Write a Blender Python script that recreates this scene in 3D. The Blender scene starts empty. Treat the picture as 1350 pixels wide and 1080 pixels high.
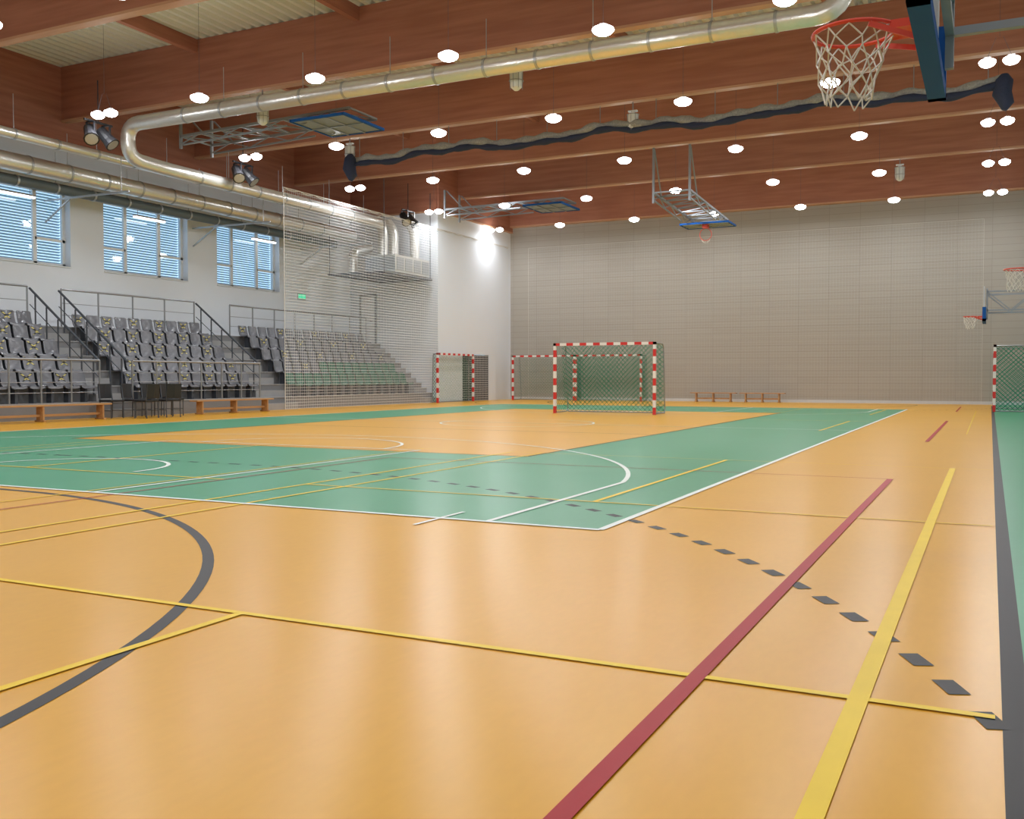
import bpy, math, random
from mathutils import Vector, Matrix
random.seed(3)
H=1.08
sc=bpy.context.scene
col=sc.collection
try:
    sc.view_settings.view_transform='Standard'
except Exception: pass

# ---------------------------------------------------------------- materials
def new(name):
    m=bpy.data.materials.new(name); m.use_nodes=True
    nt=m.node_tree; nt.nodes.clear()
    out=nt.nodes.new('ShaderNodeOutputMaterial')
    return m,nt,out
def pm(name,c,rough=.5,metal=0,c2=None,scale=6,bump=0,spec=.5,detail=4):
    m,nt,out=new(name)
    b=nt.nodes.new('ShaderNodeBsdfPrincipled')
    b.inputs['Roughness'].default_value=rough; b.inputs['Metallic'].default_value=metal
    b.inputs['Specular IOR Level'].default_value=spec
    nt.links.new(b.outputs[0],out.inputs[0])
    if c2 is None: c2=tuple(x*.88 for x in c)
    geo=nt.nodes.new('ShaderNodeNewGeometry')
    n=nt.nodes.new('ShaderNodeTexNoise'); n.inputs['Scale'].default_value=scale; n.inputs['Detail'].default_value=detail
    nt.links.new(geo.outputs['Position'],n.inputs['Vector'])
    mx=nt.nodes.new('ShaderNodeMix'); mx.data_type='RGBA'
    mx.inputs[6].default_value=(*c,1); mx.inputs[7].default_value=(*c2,1)
    nt.links.new(n.outputs['Fac'],mx.inputs[0]); nt.links.new(mx.outputs[2],b.inputs['Base Color'])
    if bump:
        bp=nt.nodes.new('ShaderNodeBump'); bp.inputs['Strength'].default_value=bump; bp.inputs['Distance'].default_value=.02
        nt.links.new(n.outputs['Fac'],bp.inputs['Height']); nt.links.new(bp.outputs[0],b.inputs['Normal'])
    return m
def emis(name,c,s):
    m,nt,out=new(name); e=nt.nodes.new('ShaderNodeEmission')
    e.inputs[0].default_value=(*c,1); e.inputs[1].default_value=s
    nt.links.new(e.outputs[0],out.inputs[0]); return m
def floor_mat(name,a,b_,rough=.3,spec=.4):
    m,nt,out=new(name)
    b=nt.nodes.new('ShaderNodeBsdfPrincipled'); nt.links.new(b.outputs[0],out.inputs[0])
    b.inputs['Specular IOR Level'].default_value=spec; b.inputs['Roughness'].default_value=rough
    geo=nt.nodes.new('ShaderNodeNewGeometry')
    n1=nt.nodes.new('ShaderNodeTexNoise'); n1.inputs['Scale'].default_value=.9; n1.inputs['Detail'].default_value=5
    n2=nt.nodes.new('ShaderNodeTexNoise'); n2.inputs['Scale'].default_value=26; n2.inputs['Detail'].default_value=6
    mp=nt.nodes.new('ShaderNodeMapping'); mp.inputs['Scale'].default_value=(1,.35,1)
    nt.links.new(geo.outputs['Position'],mp.inputs[0]); nt.links.new(geo.outputs['Position'],n1.inputs['Vector']); nt.links.new(mp.outputs[0],n2.inputs['Vector'])
    ad=nt.nodes.new('ShaderNodeMath'); ad.operation='MULTIPLY_ADD'; ad.inputs[1].default_value=.5
    h=nt.nodes.new('ShaderNodeMath'); h.operation='MULTIPLY'; h.inputs[1].default_value=.5
    nt.links.new(n1.outputs['Fac'],h.inputs[0]); nt.links.new(n2.outputs['Fac'],ad.inputs[0]); nt.links.new(h.outputs[0],ad.inputs[2])
    rp=nt.nodes.new('ShaderNodeValToRGB'); rp.color_ramp.elements[0].position=.3; rp.color_ramp.elements[1].position=.7
    rp.color_ramp.elements[0].color=(*a,1); rp.color_ramp.elements[1].color=(*b_,1)
    nt.links.new(ad.outputs[0],rp.inputs[0]); nt.links.new(rp.outputs[0],b.inputs['Base Color'])
    return m
def net_mat(name,c,pitch,cord,diag=False):
    m,nt,out=new(name)
    uv=nt.nodes.new('ShaderNodeUVMap')
    mp=nt.nodes.new('ShaderNodeMapping'); mp.inputs['Scale'].default_value=(1/pitch,)*3
    if diag: mp.inputs['Rotation'].default_value=(0,0,math.radians(45))
    nt.links.new(uv.outputs[0],mp.inputs[0])
    sp=nt.nodes.new('ShaderNodeSeparateXYZ'); nt.links.new(mp.outputs[0],sp.inputs[0])
    ls=[]
    for i in range(2):
        f=nt.nodes.new('ShaderNodeMath'); f.operation='FRACT'; nt.links.new(sp.outputs[i],f.inputs[0])
        l=nt.nodes.new('ShaderNodeMath'); l.operation='LESS_THAN'; l.inputs[1].default_value=cord/pitch
        nt.links.new(f.outputs[0],l.inputs[0]); ls.append(l)
    mx=nt.nodes.new('ShaderNodeMath'); mx.operation='MAXIMUM'
    nt.links.new(ls[0].outputs[0],mx.inputs[0]); nt.links.new(ls[1].outputs[0],mx.inputs[1])
    t=nt.nodes.new('ShaderNodeBsdfTransparent'); d=nt.nodes.new('ShaderNodeBsdfDiffuse'); d.inputs[0].default_value=(*c,1)
    ms=nt.nodes.new('ShaderNodeMixShader')
    nt.links.new(mx.outputs[0],ms.inputs[0]); nt.links.new(t.outputs[0],ms.inputs[1]); nt.links.new(d.outputs[0],ms.inputs[2])
    nt.links.new(ms.outputs[0],out.inputs[0]); return m
def glass_mat(name,tint=(.9,.95,1),refl=.12):
    m,nt,out=new(name)
    t=nt.nodes.new('ShaderNodeBsdfTransparent'); t.inputs[0].default_value=(*tint,1)
    g=nt.nodes.new('ShaderNodeBsdfGlossy'); g.inputs['Roughness'].default_value=.03
    ms=nt.nodes.new('ShaderNodeMixShader'); ms.inputs[0].default_value=refl
    nt.links.new(t.outputs[0],ms.inputs[1]); nt.links.new(g.outputs[0],ms.inputs[2]); nt.links.new(ms.outputs[0],out.inputs[0]); return m
def brick_mat(name,c1,c2,mort,w,h,ms=.01,axis='X',offset=.5):
    m,nt,out=new(name)
    b=nt.nodes.new('ShaderNodeBsdfPrincipled'); b.inputs['Roughness'].default_value=.8; nt.links.new(b.outputs[0],out.inputs[0])
    geo=nt.nodes.new('ShaderNodeNewGeometry'); sp=nt.nodes.new('ShaderNodeSeparateXYZ'); nt.links.new(geo.outputs['Position'],sp.inputs[0])
    cb=nt.nodes.new('ShaderNodeCombineXYZ'); nt.links.new(sp.outputs[axis],cb.inputs[0]); nt.links.new(sp.outputs['Z'],cb.inputs[1])
    br=nt.nodes.new('ShaderNodeTexBrick'); br.offset=offset
    br.inputs['Color1'].default_value=(*c1,1); br.inputs['Color2'].default_value=(*c2,1); br.inputs['Mortar'].default_value=(*mort,1)
    br.inputs['Scale'].default_value=1; br.inputs['Mortar Size'].default_value=ms
    br.inputs['Brick Width'].default_value=w; br.inputs['Row Height'].default_value=h
    nt.links.new(cb.outputs[0],br.inputs['Vector']); nt.links.new(br.outputs['Color'],b.inputs['Base Color'])
    return m
def wood_mat(name,a,b_,rough=.5,axis=2,sc_=9):
    m,nt,out=new(name)
    b=nt.nodes.new('ShaderNodeBsdfPrincipled'); b.inputs['Roughness'].default_value=rough; nt.links.new(b.outputs[0],out.inputs[0])
    geo=nt.nodes.new('ShaderNodeNewGeometry'); mp=nt.nodes.new('ShaderNodeMapping')
    mp.inputs['Scale'].default_value=(.35,.35,sc_) if axis==2 else ((sc_,.5,sc_) if axis==1 else (.5,sc_,sc_))
    nt.links.new(geo.outputs['Position'],mp.inputs[0])
    n=nt.nodes.new('ShaderNodeTexNoise'); n.inputs['Scale'].default_value=1.5; n.inputs['Detail'].default_value=6
    nt.links.new(mp.outputs[0],n.inputs['Vector'])
    rp=nt.nodes.new('ShaderNodeValToRGB'); rp.color_ramp.elements[0].position=.35; rp.color_ramp.elements[1].position=.68
    rp.color_ramp.elements[0].color=(*a,1); rp.color_ramp.elements[1].color=(*b_,1)
    nt.links.new(n.outputs['Fac'],rp.inputs[0]); nt.links.new(rp.outputs[0],b.inputs['Base Color']); return m
def hazard_mat():
    m,nt,out=new('hazard_tape')
    b=nt.nodes.new('ShaderNodeBsdfPrincipled'); nt.links.new(b.outputs[0],out.inputs[0])
    geo=nt.nodes.new('ShaderNodeNewGeometry'); w=nt.nodes.new('ShaderNodeTexWave'); w.bands_direction='Z'; w.inputs['Scale'].default_value=3.2
    nt.links.new(geo.outputs['Position'],w.inputs['Vector'])
    rp=nt.nodes.new('ShaderNodeValToRGB'); rp.color_ramp.interpolation='CONSTANT'
    rp.color_ramp.elements[0].color=(.02,.02,.02,1); rp.color_ramp.elements[1].color=(.75,.65,.2,1); rp.color_ramp.elements[1].position=.5
    nt.links.new(w.outputs['Fac'],rp.inputs[0]); nt.links.new(rp.outputs[0],b.inputs['Base Color']); return m

M_or=floor_mat('floor_orange',(.73,.36,.016),(.79,.40,.023),.275,.36)
M_gr=floor_mat('floor_green',(.058,.305,.16),(.070,.335,.18),.30,.33)
M_white_l=pm('line_white',(.86,.89,.86),.4,spec=.3); M_yel=pm('line_yellow',(.94,.64,.012),.38,spec=.28)
M_red=pm('line_red',(.43,.006,.014),.4,spec=.2); M_dk=pm('line_grey',(.042,.040,.044),.45,spec=.25)
M_wallw=pm('plaster_white',(.78,.82,.88),.8,scale=1.5,c2=(.75,.79,.85))
M_far=brick_mat('acoustic_panels',(.38,.355,.315),(.365,.34,.30),(.295,.275,.245),1.22,.27,.008,'X',0.0)
M_side=pm('plaster_grey',(.6,.62,.64),.8)
M_beam=wood_mat('glulam_brown',(.32,.118,.070),(.41,.165,.102),.55,2,5)
M_beamedge=wood_mat('glulam_edge',(.50,.26,.15),(.58,.33,.2),.5,0,3)
M_deck=pm('deck_metal',(.70,.70,.62),.5,0)
M_foil=pm('duct_foil',(.80,.79,.75),.32,.65,scale=9,bump=.5)
M_galv=pm('galvanised',(.5,.52,.54),.4,.7)
M_dkpipe=pm('pipe_dark',(.12,.15,.16),.5)
M_steel=pm('steel_rail',(.33,.34,.36),.35,.6)
M_truss=pm('steel_truss',(.30,.33,.37),.45,.3)
M_steelD=pm('steel_dark',(.09,.10,.12),.45,.3)
M_conc=pm('concrete_grey',(.22,.22,.23),.8,scale=4)
M_concL=pm('concrete_light',(.34,.34,.35),.8,scale=4)
M_seat=pm('seat_grey_plastic',(.17,.175,.20),.22,scale=1.2,c2=(.14,.145,.165))
M_seatg=pm('seat_green_plastic',(.01,.13,.08),.3)
M_haz=hazard_mat()
M_frame=pm('window_frame_white',(.8,.83,.85),.4)
M_glass=glass_mat('window_glass',(.88,.95,1),.15)
M_slat=pm('blind_slat',(.38,.53,.62),.5)
M_black=pm('black_plastic',(.015,.015,.018),.4)
M_wood=wood_mat('bench_wood',(.42,.22,.09),(.52,.3,.13),.4,1,6)
M_rgoal=pm('goal_red',(.62,.03,.03),.35); M_wgoal=pm('goal_white',(.8,.8,.8),.35)
M_netg=net_mat('net_green',(.02,.22,.13),.10,.0095,True)
M_netgd=net_mat('net_green_dense',(.02,.22,.13),.10,.014,True)
M_netgw=net_mat('net_pale_green',(.16,.30,.22),.10,.006,True)
M_netw=net_mat('net_white',(.80,.80,.80),.10,.0115,False)
M_netf=net_mat('net_white_fine',(.62,.62,.6),.12,.0025,False)
M_cord=pm('cord_white',(.75,.72,.66),.8)
M_rim=pm('rim_red',(.70,.06,.03),.35)
M_blue=pm('pad_blue',(.012,.10,.38),.7,spec=.2)
M_board=pm('backboard_white',(.6,.64,.68),.3)
M_boardg=pm('backboard_grey',(.24,.27,.31),.4)
M_navy=pm('curtain_navy',(.025,.035,.08),.8,scale=20,bump=.6)
M_bund=pm('net_bundle',(.50,.50,.48),.9,c2=(.16,.16,.16),scale=25,bump=1)
M_lamp=emis('lamp_lens',(.97,.98,1),26)
M_tube=emis('tube_lens',(.95,.97,1),4)
M_lbody=pm('lamp_body',(.45,.42,.42),.5)
M_exit=emis('exit_green',(.05,.6,.3),1.2)
M_door=pm('door_dark',(.025,.025,.03),.5)
M_doorlit=pm('door_lit_white',(.85,.86,.88),.4)  # white colour stands in for the light in the gallery doorway

# ---------------------------------------------------------------- mesh builder
class MB:
    def __init__(s): s.v=[];s.f=[];s.m=[];s.uv=[];s.T=None
    def pt(s,p):
        p=Vector(p)
        return s.T@p if s.T is not None else p
    def face(s,pts,m=0,uv=None):
        b=len(s.v); s.v+= [s.pt(p) for p in pts]; s.f.append(list(range(b,b+len(pts)))); s.m.append(m)
        s.uv.append(uv or [(0,0)]*len(pts))
    def grid(s,V,F,m):
        b=len(s.v); s.v+=[s.pt(p) for p in V]
        for f in F: s.f.append([i+b for i in f]); s.m.append(m); s.uv.append([(0,0)]*len(f))
    def box(s,x0,x1,y0,y1,z0,z1,m=0):
        V=[(x,y,z) for z in (z0,z1) for y in (y0,y1) for x in (x0,x1)]
        s.grid(V,[(0,2,3,1),(4,5,7,6),(0,1,5,4),(2,6,7,3),(0,4,6,2),(1,3,7,5)],m)
    def bar(s,p0,p1,w,h,m=0):
        p0=Vector(p0);p1=Vector(p1);d=(p1-p0).normalized()
        u=Vector((0,0,1)) if abs(d.z)<.95 else Vector((0,1,0))
        a=d.cross(u).normalized()*w/2; b=a.cross(d).normalized()*h/2
        V=[p0-a-b,p0+a-b,p0+a+b,p0-a+b,p1-a-b,p1+a-b,p1+a+b,p1-a+b]
        s.grid(V,[(0,1,2,3),(7,6,5,4),(0,4,5,1),(1,5,6,2),(2,6,7,3),(3,7,4,0)],m)
    def tube(s,pts,r,m=0,n=8,closed=False,caps=True):
        pts=[Vector(p) for p in pts]; N=len(pts)
        rs=r if isinstance(r,(list,tuple)) else [r]*N
        V=[];F=[];pa=None
        for i,p in enumerate(pts):
            if closed: d=pts[(i+1)%N]-pts[i-1]
            else: d=pts[min(i+1,N-1)]-pts[max(i-1,0)]
            d.normalize()
            if pa is None:
                u=Vector((0,0,1)) if abs(d.z)<.9 else Vector((1,0,0)); a=d.cross(u).normalized()
            else: a=(pa-d*pa.dot(d)).normalized()
            pa=a; b=d.cross(a)
            for k in range(n):
                t=2*math.pi*k/n; V.append(p+a*math.cos(t)*rs[i]+b*math.sin(t)*rs[i])
        for i in range(N if closed else N-1):
            j=(i+1)%N
            for k in range(n):
                k2=(k+1)%n; F.append((i*n+k,i*n+k2,j*n+k2,j*n+k))
        if not closed and caps: F.append(tuple(range(n))[::-1]); F.append(tuple((N-1)*n+k for k in range(n)))
        s.grid(V,F,m)
    def cyl(s,p0,p1,r,m=0,n=10,r2=None): s.tube([p0,p1],[r,r if r2 is None else r2],m,n)
    def ring(s,c,R,r,m=0,ax='z',N=32,n=8):
        pts=[]
        for i in range(N):
            t=2*math.pi*i/N; a,b=R*math.cos(t),R*math.sin(t)
            pts.append((c[0]+a,c[1]+b,c[2]) if ax=='z' else ((c[0]+a,c[1],c[2]+b) if ax=='y' else (c[0],c[1]+a,c[2]+b)))
        s.tube(pts,r,m,n,closed=True)
    def dome(s,cx,cy,cz,rx,ry,dz,m,n=16,lv=5):
        V=[];F=[]
        for j in range(lv):
            t=j/(lv)*math.pi/2; q=math.cos(t)
            for k in range(n):
                a=2*math.pi*k/n; V.append((cx+rx*q*math.cos(a),cy+ry*q*math.sin(a),cz-dz*math.sin(t)))
        V.append((cx,cy,cz-dz))
        for j in range(lv-1):
            for k in range(n): k2=(k+1)%n; F.append((j*n+k,(j+1)*n+k,(j+1)*n+k2,j*n+k2))
        for k in range(n): F.append(((lv-1)*n+k,lv*n,(lv-1)*n+(k+1)%n))
        s.grid(V,F,m)
    def sheet(s,a,b,c,d,m):
        a,b,c,d=map(Vector,(a,b,c,d)); w=(b-a).length; w2=(c-d).length; h=(d-a).length; h2=(c-b).length
        s.face([a,b,c,d],m,[(0,0),(w,0),(w2,h2),(0,h)])
    def build(s,name,mats,smooth=False,bevel=0,loc=None):
        me=bpy.data.meshes.new(name)
        me.from_pydata([tuple(v) for v in s.v],[],s.f)
        for mt in mats: me.materials.append(mt)
        me.polygons.foreach_set('material_index',s.m)
        ul=me.uv_layers.new(name='UVMap'); k=0
        for f in s.uv:
            for t in f: ul.data[k].uv=t; k+=1
        if smooth: me.polygons.foreach_set('use_smooth',[True]*len(me.polygons))
        me.update()
        o=bpy.data.objects.new(name,me); col.objects.link(o)
        if loc: o.location=loc
        if bevel:
            bv=o.modifiers.new('bevel','BEVEL'); bv.width=bevel; bv.segments=2; bv.limit_method='ANGLE'
        if smooth:
            es=o.modifiers.new('es','EDGE_SPLIT'); es.split_angle=math.radians(40)
        return o
def fillet(P,r,n=6):
    P=[Vector(p) for p in P]; out=[P[0]]
    for i in range(1,len(P)-1):
        a=(P[i-1]-P[i]); b=(P[i+1]-P[i]); rr=min(r,a.length*.49,b.length*.49)
        p0=P[i]+a.normalized()*rr; p1=P[i]+b.normalized()*rr
        for k in range(n+1):
            t=k/n; out.append(p0*(1-t)**2+P[i]*2*t*(1-t)+p1*t*t)
    out.append(P[-1]); return out

# ---------------------------------------------------------------- dimensions
XL=-25.4; XR=2.6; YF=42.3; YB=-4.0; ZT=10.4; XS=-20.9; YE=35.4
b=MB(); b.box(XL-.4,XR+.2,YB-.2,YF+.2,-.15,0); b.build('floor',[M_or])
gx0,gx1,gy0,gy1=-17.45,-2.45,6.38,34.6
vx0,vx1,vy0,vy1=-14.45,-5.6,11.85,29.6
ZC=[.0016]
def nz():
    ZC[0]+=.00002; return ZC[0]
b=MB()
def rect(b,x0,x1,y0,y1,z,m=0): b.face([(x0,y0,z),(x1,y0,z),(x1,y1,z),(x0,y1,z)],m)
z=.0012
rect(b,gx0,gx1,gy0,vy0,z); rect(b,gx0,gx1,vy1,gy1,z); rect(b,gx0,vx0,vy0,vy1,z); rect(b,vx1,gx1,vy0,vy1,z)
rect(b,.10,XR,YB,YF,z)
b.build('floor_green_zone',[M_gr])
def seg(b,x0,y0,x1,y1,w,z=None):
    z=nz()
    d=Vector((x1-x0,y1-y0)).normalized()*w/2; n=Vector((-d.y,d.x))
    b.face([(x0+n.x,y0+n.y,z),(x0-n.x,y0-n.y,z),(x1-n.x,y1-n.y,z),(x1+n.x,y1+n.y,z)],0)
def arc(b,cx,cy,r,a0,a1,w,z=None,N=48):
    z=nz()
    for i in range(N):
        t0=math.radians(a0+(a1-a0)*i/N); t1=math.radians(a0+(a1-a0)*(i+1)/N)
        if t1<t0: t0,t1=t1,t0
        b.face([(cx+q*math.cos(t),cy+q*math.sin(t),z) for q,t in ((r-w/2,t0),(r+w/2,t0),(r+w/2,t1),(r-w/2,t1))],0)
def dasharc(b,cx,cy,r,a0,a1,w,dl=.16,per=.33,xmax=.05,xmin=-20):
    L=math.radians(abs(a1-a0))*r; n=int(L/per); sg=1 if a1>a0 else -1
    for i in range(n):
        s0=a0+sg*math.degrees((i*per)/r); s1=s0+sg*math.degrees(dl/r)
        x=cx+r*math.cos(math.radians(s0))
        if x>xmax or x<xmin: continue
        arc(b,cx,cy,r,s0,s1,w,None,2)
CX=-9.95
b=MB()
seg(b,.09,YB,.09,40.2,.08); seg(b,-20,YB,-20,40.2,.05); seg(b,-20,40.2,.13,40.2,.06)
for gy,s in ((.22,1),(40.2,-1)):
    for px,sx in ((-8.45,1),(-11.45,-1)):
        a0,a1=(0,90) if sx>0 else (180,90)
        if s<0: a0,a1=-a0,-a1
        arc(b,px,gy,5.96,a0,a1,.066 if s>0 else .05)
        dasharc(b,px,gy,9.03,a1,a0,.075 if s>0 else .05)
    seg(b,-11.45,gy+s*5.96,-8.45,gy+s*5.96,.066)
    for i in range(10): seg(b,-11.45+i*.33,gy+s*9.03,-11.45+i*.33+.16,gy+s*9.03,.06)
for a in ((vx0,vy0,vx1,vy0),(vx1,vy0,vx1,vy1),(vx0,vy1,vx1,vy1),(vx0,vy0,vx0,vy1),(vx0,17.4,vx1,17.4),(vx0,20.4,vx1,20.4)): seg(b,*a,.03)
b.build('court_lines_grey',[M_dk])
b=MB()
def badm(cx,cy,w,w2=.04):
    seg(b,cx+2.67,cy-6.9,cx+2.67,cy+6.9,w)
    seg(b,cx-2.63,cy-6.9,cx-2.63,cy+6.9,w2); seg(b,cx-3.1,cy-6.9,cx-3.1,cy+6.9,w2)
    seg(b,cx-3.1,cy-2.2,cx+3.08,cy-2.2,.04); seg(b,cx-3.1,cy+2.2,cx+3.08,cy+2.2,.035)
    seg(b,cx,cy-6.9,cx,cy-2.2,.045); seg(b,cx,cy+2.2,cx,cy+6.9,.045)
    seg(b,cx-3.1,cy+6.9,cx+3.08,cy+6.9,.022)
badm(-3.05,5.6,.066); badm(-10.3,5.6,.03,.03); badm(-3.05,27,.02,.02)
b.build('court_lines_yellow',[M_yel])
b=MB()
seg(b,-.93,YB,-.93,10.9,.062); seg(b,-.93,17.5,-.93,26,.06); seg(b,-.93,33,-.93,38.5,.05)
seg(b,-7.2,10.9,-.89,10.9,.025); seg(b,-7.2,YB,-7.2,10.9,.025)
b.build('court_lines_red',[M_red])
b=MB()
for a in ((gx0,gy0,gx1,gy0),(gx1,gy0,gx1,gy1),(gx0,gy1,gx1,gy1),(gx0,gy0,gx0,gy1)): seg(b,*a,.055)
for sy,by in ((1,gy0),(-1,gy1)):
    bk=by+sy*1.575
    for sx in (-1,1):
        seg(b,CX+sx*6.6,by,CX+sx*6.6,by+sy*3.0,.05)
        seg(b,CX+sx*2.45,by,CX+sx*2.45,by+sy*5.8,.05)
    seg(b,CX-2.45,by+sy*5.8,CX+2.45,by+sy*5.8,.05)
    a=12.2
    if sy>0: arc(b,CX,bk,6.75,a,180-a,.05,None,64); arc(b,CX,by+5.8,1.8,0,180,.05); arc(b,CX,bk,1.25,0,180,.05)
    else: arc(b,CX,bk,6.75,180+a,360-a,.05,None,64); arc(b,CX,by-5.8,1.8,180,360,.05); arc(b,CX,bk,1.25,180,360,.05)
arc(b,CX,(gy0+gy1)/2,1.8,0,360,.05); seg(b,gx0,(gy0+gy1)/2,gx1,(gy0+gy1)/2,.05)
seg(b,-3.75,6.0,-3.75,6.75,.035)
b.build('court_lines_white',[M_white_l])

# ---------------------------------------------------------------- walls
b=MB()
wins=[(7.9,11.4),(12.6,16.1),(17.4,20.9),(22.15,25.76),(27.2,30.67)]
WZ0,WZ1=4.45,6.74
b.box(XL-.45,XL,YB,YE+.2,0,WZ0); b.box(XL-.45,XL,YB,YE+.2,WZ1,ZT)
ys=[YB]+[y for w in wins for y in w]+[YE+.2]
for i in range(0,len(ys),2): b.box(XL-.45,XL,ys[i],ys[i+1],WZ0,WZ1)
b.build('wall_left',[M_wallw])
b=MB(); b.box(XL,XS-.2,YE,YE+.2,0,ZT); b.build('wall_gallery_end',[M_wallw])
b=MB(); b.box(XS-.2,XS,YE,37.5,0,ZT); b.box(XS-.2,XS,40.0,YF,0,ZT); b.box(XS-.2,XS,37.5,40.0,2.1,ZT); b.build('wall_left_front',[M_wallw])
b=MB(); b.box(XS-.2,XR+.2,YF,YF+.2,0,ZT); b.build('wall_far',[M_far])
b=MB(); b.box(XR,XR+.2,YB,YF,0,ZT); b.build('wall_right',[M_side])
b=MB(); b.box(XL,XR,YB-.2,YB,0,ZT); b.build('wall_back',[M_side])
b=MB(); b.box(XS+.01,XR,YF-.03,YF,0,.12); b.build('baseboard_far',[M_side])
b=MB(); b.box(XS-.08,XS-.03,37.52,39.98,0.002,2.08,0)
for y0,y1 in ((37.52,37.56),(38.73,38.77),(39.94,39.98)): b.box(XS-.05,XS-.01,y0,y1,0.002,2.08,1)
b.box(XS-.05,XS-.01,37.52,39.98,2.03,2.08,1); b.cyl((XS-.0,38.65,1.0),(XS-.0,38.65,1.25),.02,1)
b.build('door_1',[M_door,M_steelD])
b=MB(); b.box(-24.75,-24.05,YE-.05,YE-.01,2.53,4.6,0)  # doorway brightness painted as a flat white panel
for x0,x1,z0,z1 in ((-24.83,-24.75,2.53,4.68),(-24.05,-23.97,2.53,4.68),(-24.83,-23.97,4.6,4.68)): b.box(x0,x1,YE-.08,YE-.01,z0,z1,1)
b.cyl((-24.15,YE-.1,3.5),(-24.28,YE-.1,3.5),.015,1); b.build('door_2',[M_doorlit,M_steel])
for i,(y0,y1) in enumerate(wins):
    b=MB(); x=XL-.28
    w=y1-y0
    def fr(ya,yb,za,zb): b.box(x-.04,x+.04,ya,yb,za,zb,0)
    fr(y0,y1,WZ0,WZ0+.09); fr(y0,y1,WZ1-.09,WZ1); fr(y0,y0+.09,WZ0,WZ1); fr(y1-.09,y1,WZ0,WZ1)
    for q in (.3,.7): fr(y0+w*q-.06,y0+w*q+.06,WZ0,WZ1)
    fr(y0,y0+w*.3,WZ0+.75,WZ0+.83); fr(y0+w*.7,y1,WZ0+.75,WZ0+.83)
    b.face([(x,y0,WZ0),(x,y1,WZ0),(x,y1,WZ1),(x,y0,WZ1)],1)
    zz=WZ0+.03
    while zz<WZ1:
        b.grid([(x-.16,y0,zz+.035),(x-.16,y1,zz+.035),(x-.23,y1,zz-.012),(x-.23,y0,zz-.012)],[(0,1,2,3)],2); zz+=.085
    b.box(XL-.45,XL+.04,y0,y1,WZ0-.03,WZ0+.0,0)
    b.build('window_%d'%(i+1),[M_frame,M_glass,M_slat])
for yy in (18.9,23.9,29.6):
    b=MB(); b.box(XL+.1,XL+.2,yy-.65,yy+.65,6.31,6.36,0); b.box(XL+.09,XL+.21,yy-.65,yy+.65,6.36,6.40,1)
    for q in (-.5,.5): b.cyl((XL+.15,yy+q,6.4),(XL+.15,yy+q,6.78),.008,1,6); b.bar((XL+.15,yy+q,6.78),(XL+.005,yy+q,6.78),.02,.02,1)
    b.build('fluorescent_light',[M_tube,M_lbody])
b=MB(); b.box(XL+.01,XL+.06,31.8,32.25,4.28,4.46,0); b.box(XL+.005,XL+.04,31.77,32.28,4.25,4.49,1); b.build('exit_sign',[M_exit,M_lbody])
# ---------------------------------------------------------------- roof
b=MB(); x=XL-.3; st=[(0,0),(.11,0),(.16,.1),(.27,.1)]
P=[]
while x<XR+.4:
    for dx,dz in st: P.append((x+dx,ZT+dz))
    x+=.32
V=[];F=[]
for i,(px,pz) in enumerate(P): V+=[(px,YB-.2,pz),(px,YF+.2,pz)]
for i in range(len(P)-1): F.append((2*i,2*i+1,2*i+3,2*i+2))
b.grid(V,F,0); b.box(XL-.4,XR+.4,YB-.2,YF+.2,ZT+.12,ZT+.3,0)
b.build('ceiling',[M_deck])
beamY=[y*H for y in (34.27,29.2,24.15,19.1,14.03,8.97,3.9,-1.1)]
for y in beamY:
    xl=XL+.16
    if y>YE: xl=XS+.12
    b=MB(); b.box(xl,XR,y-.11,y+.11,8.82,ZT,0); b.box(xl,XR,y-.125,y+.125,8.76,8.82,1); b.build('roof_beam',[M_beam,M_beamedge])
b=MB(); b.box(XS+.12,XR,YF-.3,YF-.0,8.3,ZT,0); b.box(XS+.12,XR,YF-.32,YF,8.24,8.3,1); b.build('roof_beam',[M_beam,M_beamedge])
b=MB(); b.box(XS,XS+.12,YE-.1,YF,8.05,ZT,0); b.box(XS,XS+.14,YE-.1,YF,8.0,8.05,1); b.build('roof_beam',[M_beam,M_beamedge])
b=MB(); b.box(XL+.16,XS,YE-.14,YE,8.05,ZT,0); b.box(XL+.16,XS,YE-.16,YE,8.0,8.05,1); b.build('roof_beam',[M_beam,M_beamedge])
b=MB(); b.box(XL,XL+.16,YB,YE,8.2,ZT,0); b.box(XL,XL+.18,YB,YE,8.14,8.2,1); b.build('roof_beam',[M_beam,M_beamedge])
for px in (-18.4,-13.4,-8.4,-3.4):
    b=MB(); b.box(px*H-.08,px*H+.08,YB,(YF if px>-20 else YE)-.3,10.05,ZT,0); b.build('roof_purlin',[M_beam])
# ---------------------------------------------------------------- lamps
LZ=7.24*H
rows=[(36.8-5.06*k)*H for k in range(8)]
for y in rows:
    for ci in range(7):
        x=.07*H-3.2*H*ci; x=max(x,-20.42)
        twin=ci in (0,6)
        b=MB()
        for dx in ((-.23,.23) if twin else (0,)):
            w=.17 if twin else .215
            b.dome(dx,0,.0,w,w,.12,0)
            b.dome(dx,0,.0,w,w,-.06,0)
            b.tube([(dx,0,.05),(dx,0,.09)],[w*.5,w*.45],1,12)
            b.cyl((dx,0,.09),(dx*.3,0,.5),.004,2,6)
        b.cyl((0,0,.5),(0,0,10.05-LZ),.004,2,6)
        o=b.build('high_bay_light',[M_lamp,M_lbody,M_steelD],loc=(x,y,LZ),smooth=True)
        ld=bpy.data.lights.new('lamp_emitter','AREA'); ld.shape='RECTANGLE'; ld.size=.7 if twin else .36; ld.size_y=.26
        ld.energy=62; ld.color=(.94,.97,1)
        lo=bpy.data.objects.new('lamp_emitter',ld); col.objects.link(lo); lo.parent=o; lo.location=(0,0,-.14)
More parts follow.
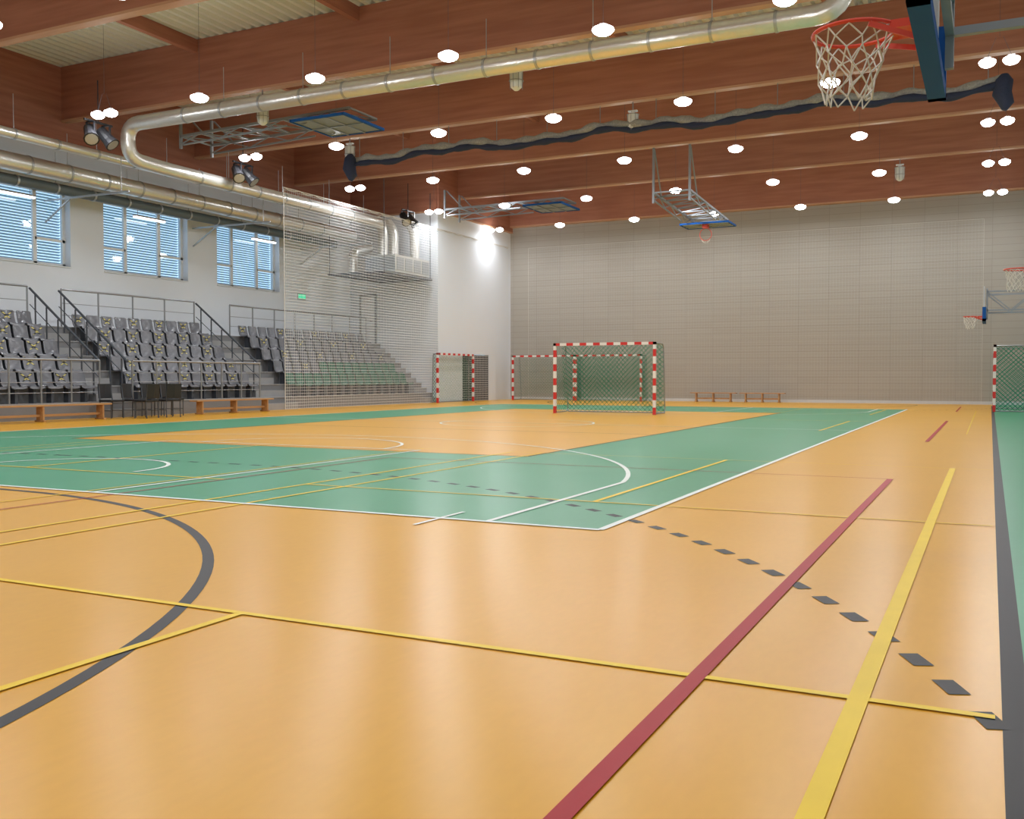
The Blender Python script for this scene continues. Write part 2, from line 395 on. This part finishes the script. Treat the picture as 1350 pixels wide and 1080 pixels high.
# ---------------------------------------------------------------- ducts
def duct(name,P,r,mat,fr=.6,collar=1.3):
    b=MB(); pts=fillet(P,fr); b.tube(pts,r,0,20)
    for i in range(len(P)-1):
        a,c=Vector(P[i]),Vector(P[i+1]); L=(c-a).length; d=(c-a).normalized(); n=int(L/collar)
        for k in range(1,n):
            p=a+d*k*collar; b.tube([p-d*.03,p+d*.03],r+.015,1,20)
            if k%2==0 and abs(d.z)<.5 : b.cyl(p+Vector((0,0,r)),p+Vector((0,0,r+.9)),.01,1,6)
    return b.build(name,[mat,M_galv],smooth=True)
duct('ventilation_duct',[(-2.6,19.8,9.6),(-2.6,19.8,8.12),(-21.7,19.8,8.12),(-21.7,19.8,7.2),(-21.7,21.2,7.15),(-21.7,32.4,7.15)],.2,M_foil)
duct('ventilation_duct',[(-23.9,4,6.92),(-23.9,33.5,6.92)],.25,M_foil)
duct('ventilation_duct',[(-22.7,4,7.35),(-22.7,34,7.35)],.13,M_foil)
duct('heating_pipe',[(-24.4,4,6.55),(-24.4,33,6.55)],.15,M_dkpipe)
b=MB()
for yy in (8,14,20,26,32):
    b.bar((XL+.01,yy,6.33),(-21.9,yy,6.33),.05,.05,0); b.bar((XL+.03,yy,5.7),(-24.3,yy,6.31),.04,.04,0); b.cyl((-22.2,yy,6.33),(-22.2,yy,7.3),.012,0,6)
b.build('duct_bracket',[M_galv])
b=MB()
ax0,ax1,ay0,ay1=-22.6,-21.2,32.6,35.2
b.box(ax0,ax1,ay0,ay1,5.25,5.95,0)
for k in range(4): b.box(ax1,ax1+.02,ay0+.1+k*.64,ay0+.62+k*.64,5.35,5.85,1)
b.box(ax0,ax1,ay0-.02,ay0,5.35,5.85,1)
b.box(ax0-1.2,ax1+.1,ay0-.9,ay0-.82,5.12,5.2,2); b.box(ax0-1.2,ax1+.1,ay1,ay1+.08,5.12,5.2,2)
b.box(ax0-1.2,ax0-1.1,ay0-.9,ay1,5.12,5.2,2); b.box(ax1,ax1+.1,ay0-.9,ay1,5.12,5.2,2)
for k in range(5): b.box(ax0-1.2,ax1,ay0-.7+k*.6,ay0-.64+k*.6,5.12,5.18,2)
for dx,dy in ((.35,.7),(.35,1.5),(1.0,2.1)):
    b.tube(fillet([(ax0+dx,ay0+dy,5.9),(ax0+dx,ay0+dy,7.1),(ax0+dx-.3,ay0+dy,7.5)],.3),.2,0,16)
b.tube(fillet([(ax0-.9,ay0+.4,5.3),(ax0-.9,ay0+.4,6.2),(ax0-.9,ay0+1.6,6.5)],.3),.18,0,14)
for px,py in ((ax0-1.15,ay0-.86),(ax1+.05,ay0-.86),(ax1+.05,ay1)): b.cyl((px,py,5.2),(px,py,8.76),.015,2,6)
b.build('air_handling_unit',[M_foil,M_galv,M_steelD],smooth=True)
for yy in (17.2*H,22.3*H,31.2*H):
    b=MB()
    b.bar((0,-.45,.25),(0,.45,.25),.05,.05,0)
    b.cyl((0,0,.25),(0,0,1.35),.015,0,6)
    for q in (-.25,.25):
        b.bar((-.14,q,.22),(-.14,q,-.1),.03,.05,0); b.bar((.14,q,.22),(.14,q,-.1),.03,.05,0); b.bar((-.14,q,.22),(.14,q,.22),.05,.03,0)
        d=Vector((.6,-.4 if q<0 else .2,-.7)).normalized(); c=Vector((0,q,-.08))
        b.tube([c-d*.26,c-d*.24,c+d*.1,c+d*.28],[.07,.15,.16,.20],0,12); b.cyl(c+d*.28,c+d*.285,.16,1,12)
    b.build('stage_spotlight',[M_black,M_galv],loc=(-21.1,yy-.3,7.5))
for px,py,pz in ((-9.3,19.1,6.45),(-2.75,34.27,6.65),(-8.4,24.15,6.6),(-16.3,19.1,6.5),(-17.3,24.15,6.7)):
    b=MB(); b.cyl((0,0,-.1),(0,0,.22),.15,0,16); b.tube([(0,0,-.1),(0,0,-.2),(0,0,-.27)],[.15,.13,.05],0,16)
    b.cyl((0,0,.22),(0,0,.30),.06,0,10); b.bar((-.13,0,.3),(.13,0,.3),.1,.04,0); b.cyl((0,0,.3),(0,0,8.76-(pz+1)*H),.02,1,6)
    for k in range(8):
        t=k*math.pi/4; b.cyl((.17*math.cos(t),.17*math.sin(t),.2),(.15*math.cos(t),.15*math.sin(t),-.24),.006,1,5)
    b.ring((0,0,.2),.17,.008,1,N=16,n=5); b.ring((0,0,-.05),.17,.008,1,N=16,n=5)
    b.build('ceiling_speaker',[M_frame,M_steel],loc=(px*H,py*H,(pz+1)*H))
# ---------------------------------------------------------------- raised divider curtain
b=MB(); pts=[];p2=[];r1=[];r2=[]
x=-18.6
while x<=.2:
    zz=7.99+.07*math.sin(x*1.15)+.035*math.sin(x*3.1+1)
    pts.append((x,26.08+.05*math.sin(x*5),zz+.12)); p2.append((x,26.0+.05*math.sin(x*4),zz-.03))
    r1.append(.10+.03*math.sin(x*9)+.02*random.random()); r2.append(.075+.02*math.sin(x*7+2)+.015*random.random()); x+=.12
b.tube(pts,r1,0,10); b.tube(p2,r2,1,10)
for e,xx in ((0,-18.6),(1,.2)):
    b.tube([(xx,26,8.25),(xx,26,8.1),(xx-.05,26,7.8),(xx+.05,26,7.55),(xx,26,7.4)],[.08,.2,.22,.17,.06],1,10)
for k in range(12): xx=-18.3+k*1.65; b.cyl((xx,26.08,8.0),(xx,26.08,8.76),.012,2,5)
b.build('divider_curtain',[M_bund,M_navy,M_steel],smooth=True)
# ---------------------------------------------------------------- nets
b=MB(); NX=-20.87; NY=25.45
b.sheet((NX,NY,.02),(NX,42.0,.02),(NX,42.0,7.3),(NX,NY,7.3),0)
b.cyl((NX,NY,7.3),(NX,42.0,7.3),.012,1,6); b.cyl((NX,NY,0),(NX,NY,7.3),.012,1,6)
sy=NY; P=[]
while sy<42: P.append((NX,sy,7.3-.05*abs(math.sin((sy-NY)*math.pi/.8)))); sy+=.1
b.tube(P,.014,1,5)
b.build('safety_net',[M_netw,M_cord])
b=MB(); b.sheet((-19.8,42.0,.05),(-.3,42.0,.05),(-.3,42.0,7.2),(-19.8,42.0,7.2),0); b.cyl((-19.8,42,7.2),(-.3,42,7.2),.004,1,6)
for xx in (-19.8,-.3): b.cyl((xx,42,.05),(xx,42,7.2),.004,1,6)
b.build('safety_net',[M_netf,M_cord])
# ---------------------------------------------------------------- grandstand
b=MB(); N=6; RD=.52; RH=.42; X0=-21.2
for k in range(N): b.box(XL+.01,X0-RD*k,4,YE-.01,RH*k,RH*(k+1)-.03,0); b.box(XL+.01,X0-RD*k+.02,4,YE-.01,RH*(k+1)-.03,RH*(k+1),1)
for (y0,y1) in ((18.4,19.3),(24.7,26.2),(34.4,YE-.02)):
    for k in range(N): b.box(X0-RD*k,X0-RD*k+.26,y0,y1,RH*k,RH*k+RH/2,1)
b.build('grandstand_platform',[M_conc,M_concL])
prof=[(0.0,.38),(-.03,.42),(-.17,.40),(-.32,.40),(-.39,.47),(-.43,.62),(-.45,.76),(-.47,.79)]
def seat(b,x,y,z,m,tape):
    V=[];F=[];W=.215
    for s_,off in ((0,0),(1,.022)):
        for (dx,dz) in prof:
            for c,(yy,up) in enumerate(((-W,.025),(-W*.6,0),(W*.6,0),(W,.025))):
                up2=up if dz<.45 else 0; fw=up if dz>=.45 else 0
                if dz>.78: yy*=.85
                V.append((x+dx+fw-(off if dz>.45 else 0),y+yy,z+dz+up2-(off if dz<=.45 else 0)))
    n=len(prof)
    for s_ in (0,1):
        o=s_*n*4
        for i in range(n-1):
            for c in range(3):
                q=(o+i*4+c,o+i*4+c+1,o+(i+1)*4+c+1,o+(i+1)*4+c); F.append(q if s_==0 else q[::-1])
    for i in range(n-1):
        for c in (0,3): F.append((i*4+c,(i+1)*4+c,n*4+(i+1)*4+c,n*4+i*4+c))
    for c in range(3):
        F.append((c,n*4+c,n*4+c+1,c+1)); e=(n-1)*4; F.append((e+c,e+c+1,n*4+e+c+1,n*4+e+c))
    b.grid(V,F,m)
    b.box(x-.30,x-.12,y-.04,y+.04,z,z+.38,2)
    if tape:
        w=.025
        for s_ in (-1,1):
            p=[(x-.405,y-s_*.17-w,z+.50),(x-.405,y-s_*.17+w,z+.50),(x-.432,y+s_*.17+w,z+.76),(x-.432,y+s_*.17-w,z+.76)]
            b.face(p,1)
bs=MB(); bg=MB()
for (y0,y1,k0) in ((6.0,18.3,0),(19.5,24.6,0),(26.4,34.3,0)):
    for k in range(k0,N-1):
        y=y0+.26; i=0
        while y<y1-.2:
            tape=((i+k)%2==0) and y0<26 or (y0>26 and (i+k)%4==0)
            if y0>26 and (k<1 or (k==1 and y>29)): seat(bg,X0-RD*k-.04,y,RH*(k+1),0,False)
            else: seat(bs,X0-RD*k-.04,y,RH*(k+1),0,tape)
            y+=.51; i+=1
bs.build('stadium_seats_grey',[M_seat,M_haz,M_steelD],smooth=True)
bg.build('stadium_seats_green',[M_seatg,M_haz,M_steelD],smooth=True)
def rail(b,p0,p1,h=1.0,mids=2,step=1.2,r=.025):
    p0=Vector(p0);p1=Vector(p1);L=(p1-p0).length;n=max(1,round(L/step))
    for i in range(n+1):
        p=p0.lerp(p1,i/n); b.cyl(p,p+Vector((0,0,h)),r,0,8)
    up=Vector((0,0,h)); b.cyl(p0+up,p1+up,r*1.2,0,8)
    for k in range(mids):
        q=Vector((0,0,h*(k+1)/(mids+1)*.95)); b.cyl(p0+q,p1+q,r*.4,0,6)
b=MB()
for y0,y1 in ((5,18.3),(19.4,24.6),(26.3,34.6)): rail(b,(-24.0,y0,2.52),(-24.0,y1,2.52),1.08)
b.build('gallery_railing',[M_steel])
b=MB()
rail(b,(X0-.01,5,.42),(X0-.01,18.3,.42),1.1,3,.9); rail(b,(X0-.01,19.4,.42),(X0-.01,24.6,.42),1.1,3,.9)
b.build('front_railing',[M_steel])
b=MB()
for y in (18.38,19.32,24.68):
    xa,xb=-24.0,X0-.1
    for k in range(N): 
        t=(k+.5)/N; x=xa+(xb-xa)*t; zz=2.52+(.42-2.52)*t; b.cyl((x,y,zz-.0),(x,y,zz+1.0),.022,0,8)
    b.cyl((xa,y,3.55),(xb,y,1.5),.032,0,8); b.cyl((xa,y,3.1),(xb,y,1.05),.012,0,6)
b.build('stair_handrail',[M_steelD])
def bench(x,y,L,alongY=True):
    b=MB()
    b.box(-.15,.15,0,L,.37,.41,0); b.box(-.02,.02,.2,L-.2,.12,.18,0)
    for q in (.25,L/2,L-.25): b.box(-.12,.12,q-.025,q+.025,.04,.37,0); b.box(-.17,.17,q-.035,q+.035,0,.04,0)
    o=b.build('gym_bench',[M_wood],bevel=.006,loc=(x,y,0))
    if not alongY: o.rotation_euler=(0,0,-math.pi/2)
for y,L in ((9.6,3.9),(13.9,4.0),(20.9,3.3)): bench(-20.45,y,L)
bench(-11.75,41.6,2.0,False); bench(-9.6,41.6,1.9,False)
def chair(x,y,rot):
    b=MB()
    b.box(-.22,.22,-.22,.22,.43,.48,0)
    for sx in (-.2,.2): b.tube(fillet([(sx,.2,0),(sx,.2,.43)],.05),.016,1,8); b.tube([(sx,-.22,0),(sx,-.2,.45),(sx*.95,-.26,.9)],.016,1,8); b.cyl((sx,.2,.2),(sx,-.21,.2),.01,1,6)
    V=[];F=[]
    for i in range(5):
        xx=-.21+.105*i; yy=-.24+.03*abs(i-2)/2
        V+=[(xx,yy,.52),(xx,yy-.03,.9),(xx,yy-.035,.52),(xx,yy-.065,.9)]
    for i in range(4):
        a=i*4; F+=[(a,a+4,a+5,a+1),(a+2,a+3,a+7,a+6),(a+1,a+5,a+7,a+3),(a,a+2,a+6,a+4)]
    b.grid(V,F,0)
    o=b.build('black_chair',[M_black,M_steelD],bevel=.008,loc=(x,y,0)); o.rotation_euler=(0,0,rot)
for x,y,r in ((-20.6,18.15,-1.57),(-20.55,18.85,-1.4),(-20.6,19.55,-1.7),(-19.85,18.6,1.6),(-19.8,19.35,1.3),(-20.5,20.15,-1.5)): chair(x,y,r)
# ---------------------------------------------------------------- goals
def goal(cx,cy,ang,depth=1.0,nm=None,catch=True):
    b=MB(); W=1.54; Z=2.04
    def striped(p0,p1,n,st=0):
        p0=Vector(p0);p1=Vector(p1)
        for i in range(n): b.bar(p0.lerp(p1,i/n),p0.lerp(p1,(i+1)/n),.08,.08,(i+st)%2)
    striped((-W,0,0.004),(-W,0,2.08),10); striped((W,0,0.004),(W,0,2.08),10)
    striped((-W-.04,0,Z),(W+.04,0,Z),15)
    for sx in (-W,W):
        b.tube(fillet([(sx,0,Z),(sx,depth*.8,Z),(sx,depth,.03),(sx,0,.03)],.15),.018,2,8)
    b.cyl((-W,depth,.03),(W,depth,.03),.018,2,8); b.cyl((-W,depth*.8,Z),(W,depth*.8,Z),.014,2,8)
    d=depth*.96; dt=depth*.78
    b.sheet((-W,d,.04),(W,d,.04),(W,dt,Z-.02),(-W,dt,Z-.02),3)
    b.sheet((-W,0,.04),(-W,d,.04),(-W,dt,Z-.02),(-W,0,Z-.02),3); b.sheet((W,0,.04),(W,d,.04),(W,dt,Z-.02),(W,0,Z-.02),3)
    b.sheet((-W,0,Z-.01),(W,0,Z-.01),(W,dt,Z-.01),(-W,dt,Z-.01),3)
    if catch:
        P=[(-W+2*W*i/24,dt*.7+.06*math.sin(i*1.1),Z-.02) for i in range(25)]
        for i in range(24):
            a,c=P[i],P[i+1]; s0=.1+.22*(1-((i-12)/12)**2); s1=.1+.22*(1-((i+1-12)/12)**2)
            b.sheet((a[0],a[1]+.1,s0),(c[0],c[1]+.1,s1),c,a,3)
    o=b.build('handball_goal',[M_rgoal,M_wgoal,M_steel,nm or M_netg],loc=(cx,cy,0)); o.rotation_euler=(0,0,ang)
goal(-10.08,26.5,0,1.0)
goal(-18.45,40.7,0,.9,M_netgw); goal(-15.28,40.7,0,.9,M_netgw)
goal(-20.55,36.3,math.pi/2,.26,None,False)
goal(.12,35.0,-math.pi/2,1.1,M_netgd,False)
# ---------------------------------------------------------------- wall hoops
def net_cords(b,c,R,depth,m,rc=.004):
    NN=12; Lv=6; pts=[]
    for j in range(Lv+1):
        t=j/Lv; r=R*(1-.45*t**.8)
        row=[]
        for i in range(NN):
            a=2*math.pi*(i+.5*(j%2))/NN
            jx=random.uniform(-.022,.022)*(j>0); row.append(Vector((c[0]+r*math.cos(a)+jx-.03*t,c[1]+r*math.sin(a)+jx*.7,c[2]-depth*t+random.uniform(-.02,.02)*(j>0))))
        pts.append(row)
    for j in range(Lv):
        for i in range(NN):
            k=(i-1)%NN if j%2==0 else (i+1)%NN
            b.cyl(pts[j][i],pts[j+1][i],rc,m,5); b.cyl(pts[j][i],pts[j+1][k],rc,m,5)
    for i in range(NN): b.cyl(pts[0][i]+Vector((0,0,.02)),pts[0][i],rc*1.6,m,5)
def wall_hoop(cx,cy,rc=.0046):
    b=MB(); z=3.05; R=.225
    b.ring((0,0,z),R,.012,0,N=40,n=8)
    b.box(.2,.345,-.11,.11,z-.035,z+.01,0); b.bar((.1,-.2,z-.02),(.34,-.1,z-.1),.012,.03,0); b.bar((.1,.2,z-.02),(.34,.1,z-.1),.012,.03,0)
    b.box(.335,.37,-.12,.12,z-.16,z+.12,0)
    net_cords(b,(0,0,z-.01),R,.38,4,rc)
    x0=.375
    b.box(x0,x0+.03,-.9,.9,2.9,3.95,2)
    for (y0,y1,z0,z1) in ((-.295,.295,3.05,3.09),(-.295,.295,3.46,3.5),(-.295,-.255,3.05,3.5),(.255,.295,3.05,3.5)): b.box(x0-.003,x0,y0,y1,z0,z1,3)
    b.box(x0-.03,x0+.075,-.93,.93,2.85,2.93,1); b.box(x0-.03,x0+.075,-.93,-.86,2.85,3.3,1); b.box(x0-.03,x0+.075,.86,.93,2.85,3.3,1)
    L=XR-cx-.02; zb=3.2
    for y in (-.7,.7):
        b.bar((x0+.1,y,2.98),(x0+.1,y,3.9),.05,.05,3)
        b.bar((x0+.1,y,3.8),(L,y,3.8),.05,.05,3); b.bar((x0+.1,y,zb),(L,y,zb),.05,.05,3)
        n=max(1,int((L-x0)/.7))
        for i in range(n):
            xa=x0+.1+(L-x0-.1)*i/n; xb=x0+.1+(L-x0-.1)*(i+1)/n
            b.bar((xa,y,zb if i%2 else 3.8),(xb,y,3.8 if i%2 else zb),.035,.035,3)
        b.bar((L-.04,y,2.6),(L-.04,y,4.2),.08,.06,3)
    b.bar((x0+.1,-.7,3.4),(x0+.1,.7,3.4),.05,.05,3); b.bar((x0+.1,-.7,zb),(x0+.1,.7,zb),.05,.05,3); b.bar((L*.6,-.7,zb),(L*.6,.7,zb),.04,.04,3)
    b.build('basketball_hoop',[M_rim,M_blue,M_board,M_truss,M_cord],loc=(cx,cy,0))
wall_hoop(-.73,5.93); wall_hoop(.42,20.1); wall_hoop(-.6,35.2,.006)
# ---------------------------------------------------------------- folded ceiling hoops
def folded(name,ox,oy,ang,L,z0,z1,big=True,BW=1.1):
    b=MB()
    b.T=Matrix.Translation((ox,oy,0))@Matrix.Rotation(ang,4,'Z')
    W=.62
    for s in (-W,W):
        b.bar((0,s,z0+.25),(L,s,z1+.25),.07,.07,0); b.bar((.1,s,z0),(L*.65,s,z1+.02),.045,.045,0)
        n=8
        for i in range(n):
            t0,t1=i/n,(i+1)/n; 
            b.bar((L*t0,s,z0+(z1-z0)*t0+(.25 if i%2 else .02)),(L*t1,s,z0+(z1-z0)*t1+(.02 if i%2 else .25)),.03,.03,0)
        b.bar((0,s,z0-.1),(0,s,8.74),.07,.07,0); b.bar((.9,s,z0+.2),(.1,s,8.7),.04,.04,0)
    for i in range(9):
        t=i/8; b.bar((L*t,-W,z0+(z1-z0)*t+.25),(L*t,W,z0+(z1-z0)*t+.25),.045,.045,0)
        if i<8: b.bar((L*t,-W,z0+(z1-z0)*t+.25),(L*(t+.125),W,z0+(z1-z0)*(t+.125)+.25),.03,.03,0)
    b.box(L-BW,L,-.9,.9,z1+.02,z1+.05,1)
    for q in (.33,.66): b.box(L-BW*q-.02,L-BW*q+.02,-.88,.88,z1-.01,z1+.02,0)
    b.box(L-BW,L,-.02,.02,z1-.01,z1+.02,0)
    for a in ((L-BW-.02,L-BW+.03,-.93,.93),(L-.02,L+.05,-.93,.93),(L-BW,L,-.93,-.88),(L-BW,L,.88,.93)): b.box(a[0],a[1],a[2],a[3],z1-.0,z1+.07,2)
    if big:
        b.box(L-.98,L-.72,-.1,.1,z1-.12,z1+.02,3)
        b.ring((L-.85,0,z1-.36),.225,.012,3,ax='x',N=28,n=6)
        for k in range(7): 
            a=math.pi*(.15+.7*k/6); b.tube([(L-.85,.22*math.cos(a),z1-.36-.22*math.sin(a)),(L-.85+.03,.13*math.cos(a),z1-.58-.1*math.sin(a))],.008,4,5)
    else:
        b.box(L-.75,L-.5,-.1,.1,z1+.05,z1+.12,3); b.ring((L-.35,0,z1+.12),.225,.012,3,N=28,n=6)
    b.build(name,[M_truss,M_board if big else M_boardg,M_blue,M_rim,M_cord])
folded('folded_ceiling_hoop',-21.0,21.7,0,5.9,7.75,7.85,False,1.7)
folded('folded_ceiling_hoop',-20.2,35.4,0,5.3,7.7,7.75,False,1.6)
folded('folded_ceiling_hoop',-9.6,31.5,math.pi/2,5.2,7.0,6.75)
# ---------------------------------------------------------------- world & camera
w=bpy.data.worlds.new('sky'); sc.world=w; w.use_nodes=True
bgn=w.node_tree.nodes['Background']; bgn.inputs[0].default_value=(.58,.80,1,1); bgn.inputs[1].default_value=1.7
cd=bpy.data.cameras.new('camera'); cam=bpy.data.objects.new('camera',cd); col.objects.link(cam)
cam.location=(0,0,1.08); cam.rotation_euler=(math.radians(90-1.92),0,math.radians(26.21))
cd.sensor_width=36; cd.lens=1280/1350*36; cd.sensor_fit='HORIZONTAL'; cd.clip_end=200; cd.clip_start=.05
sc.camera=cam
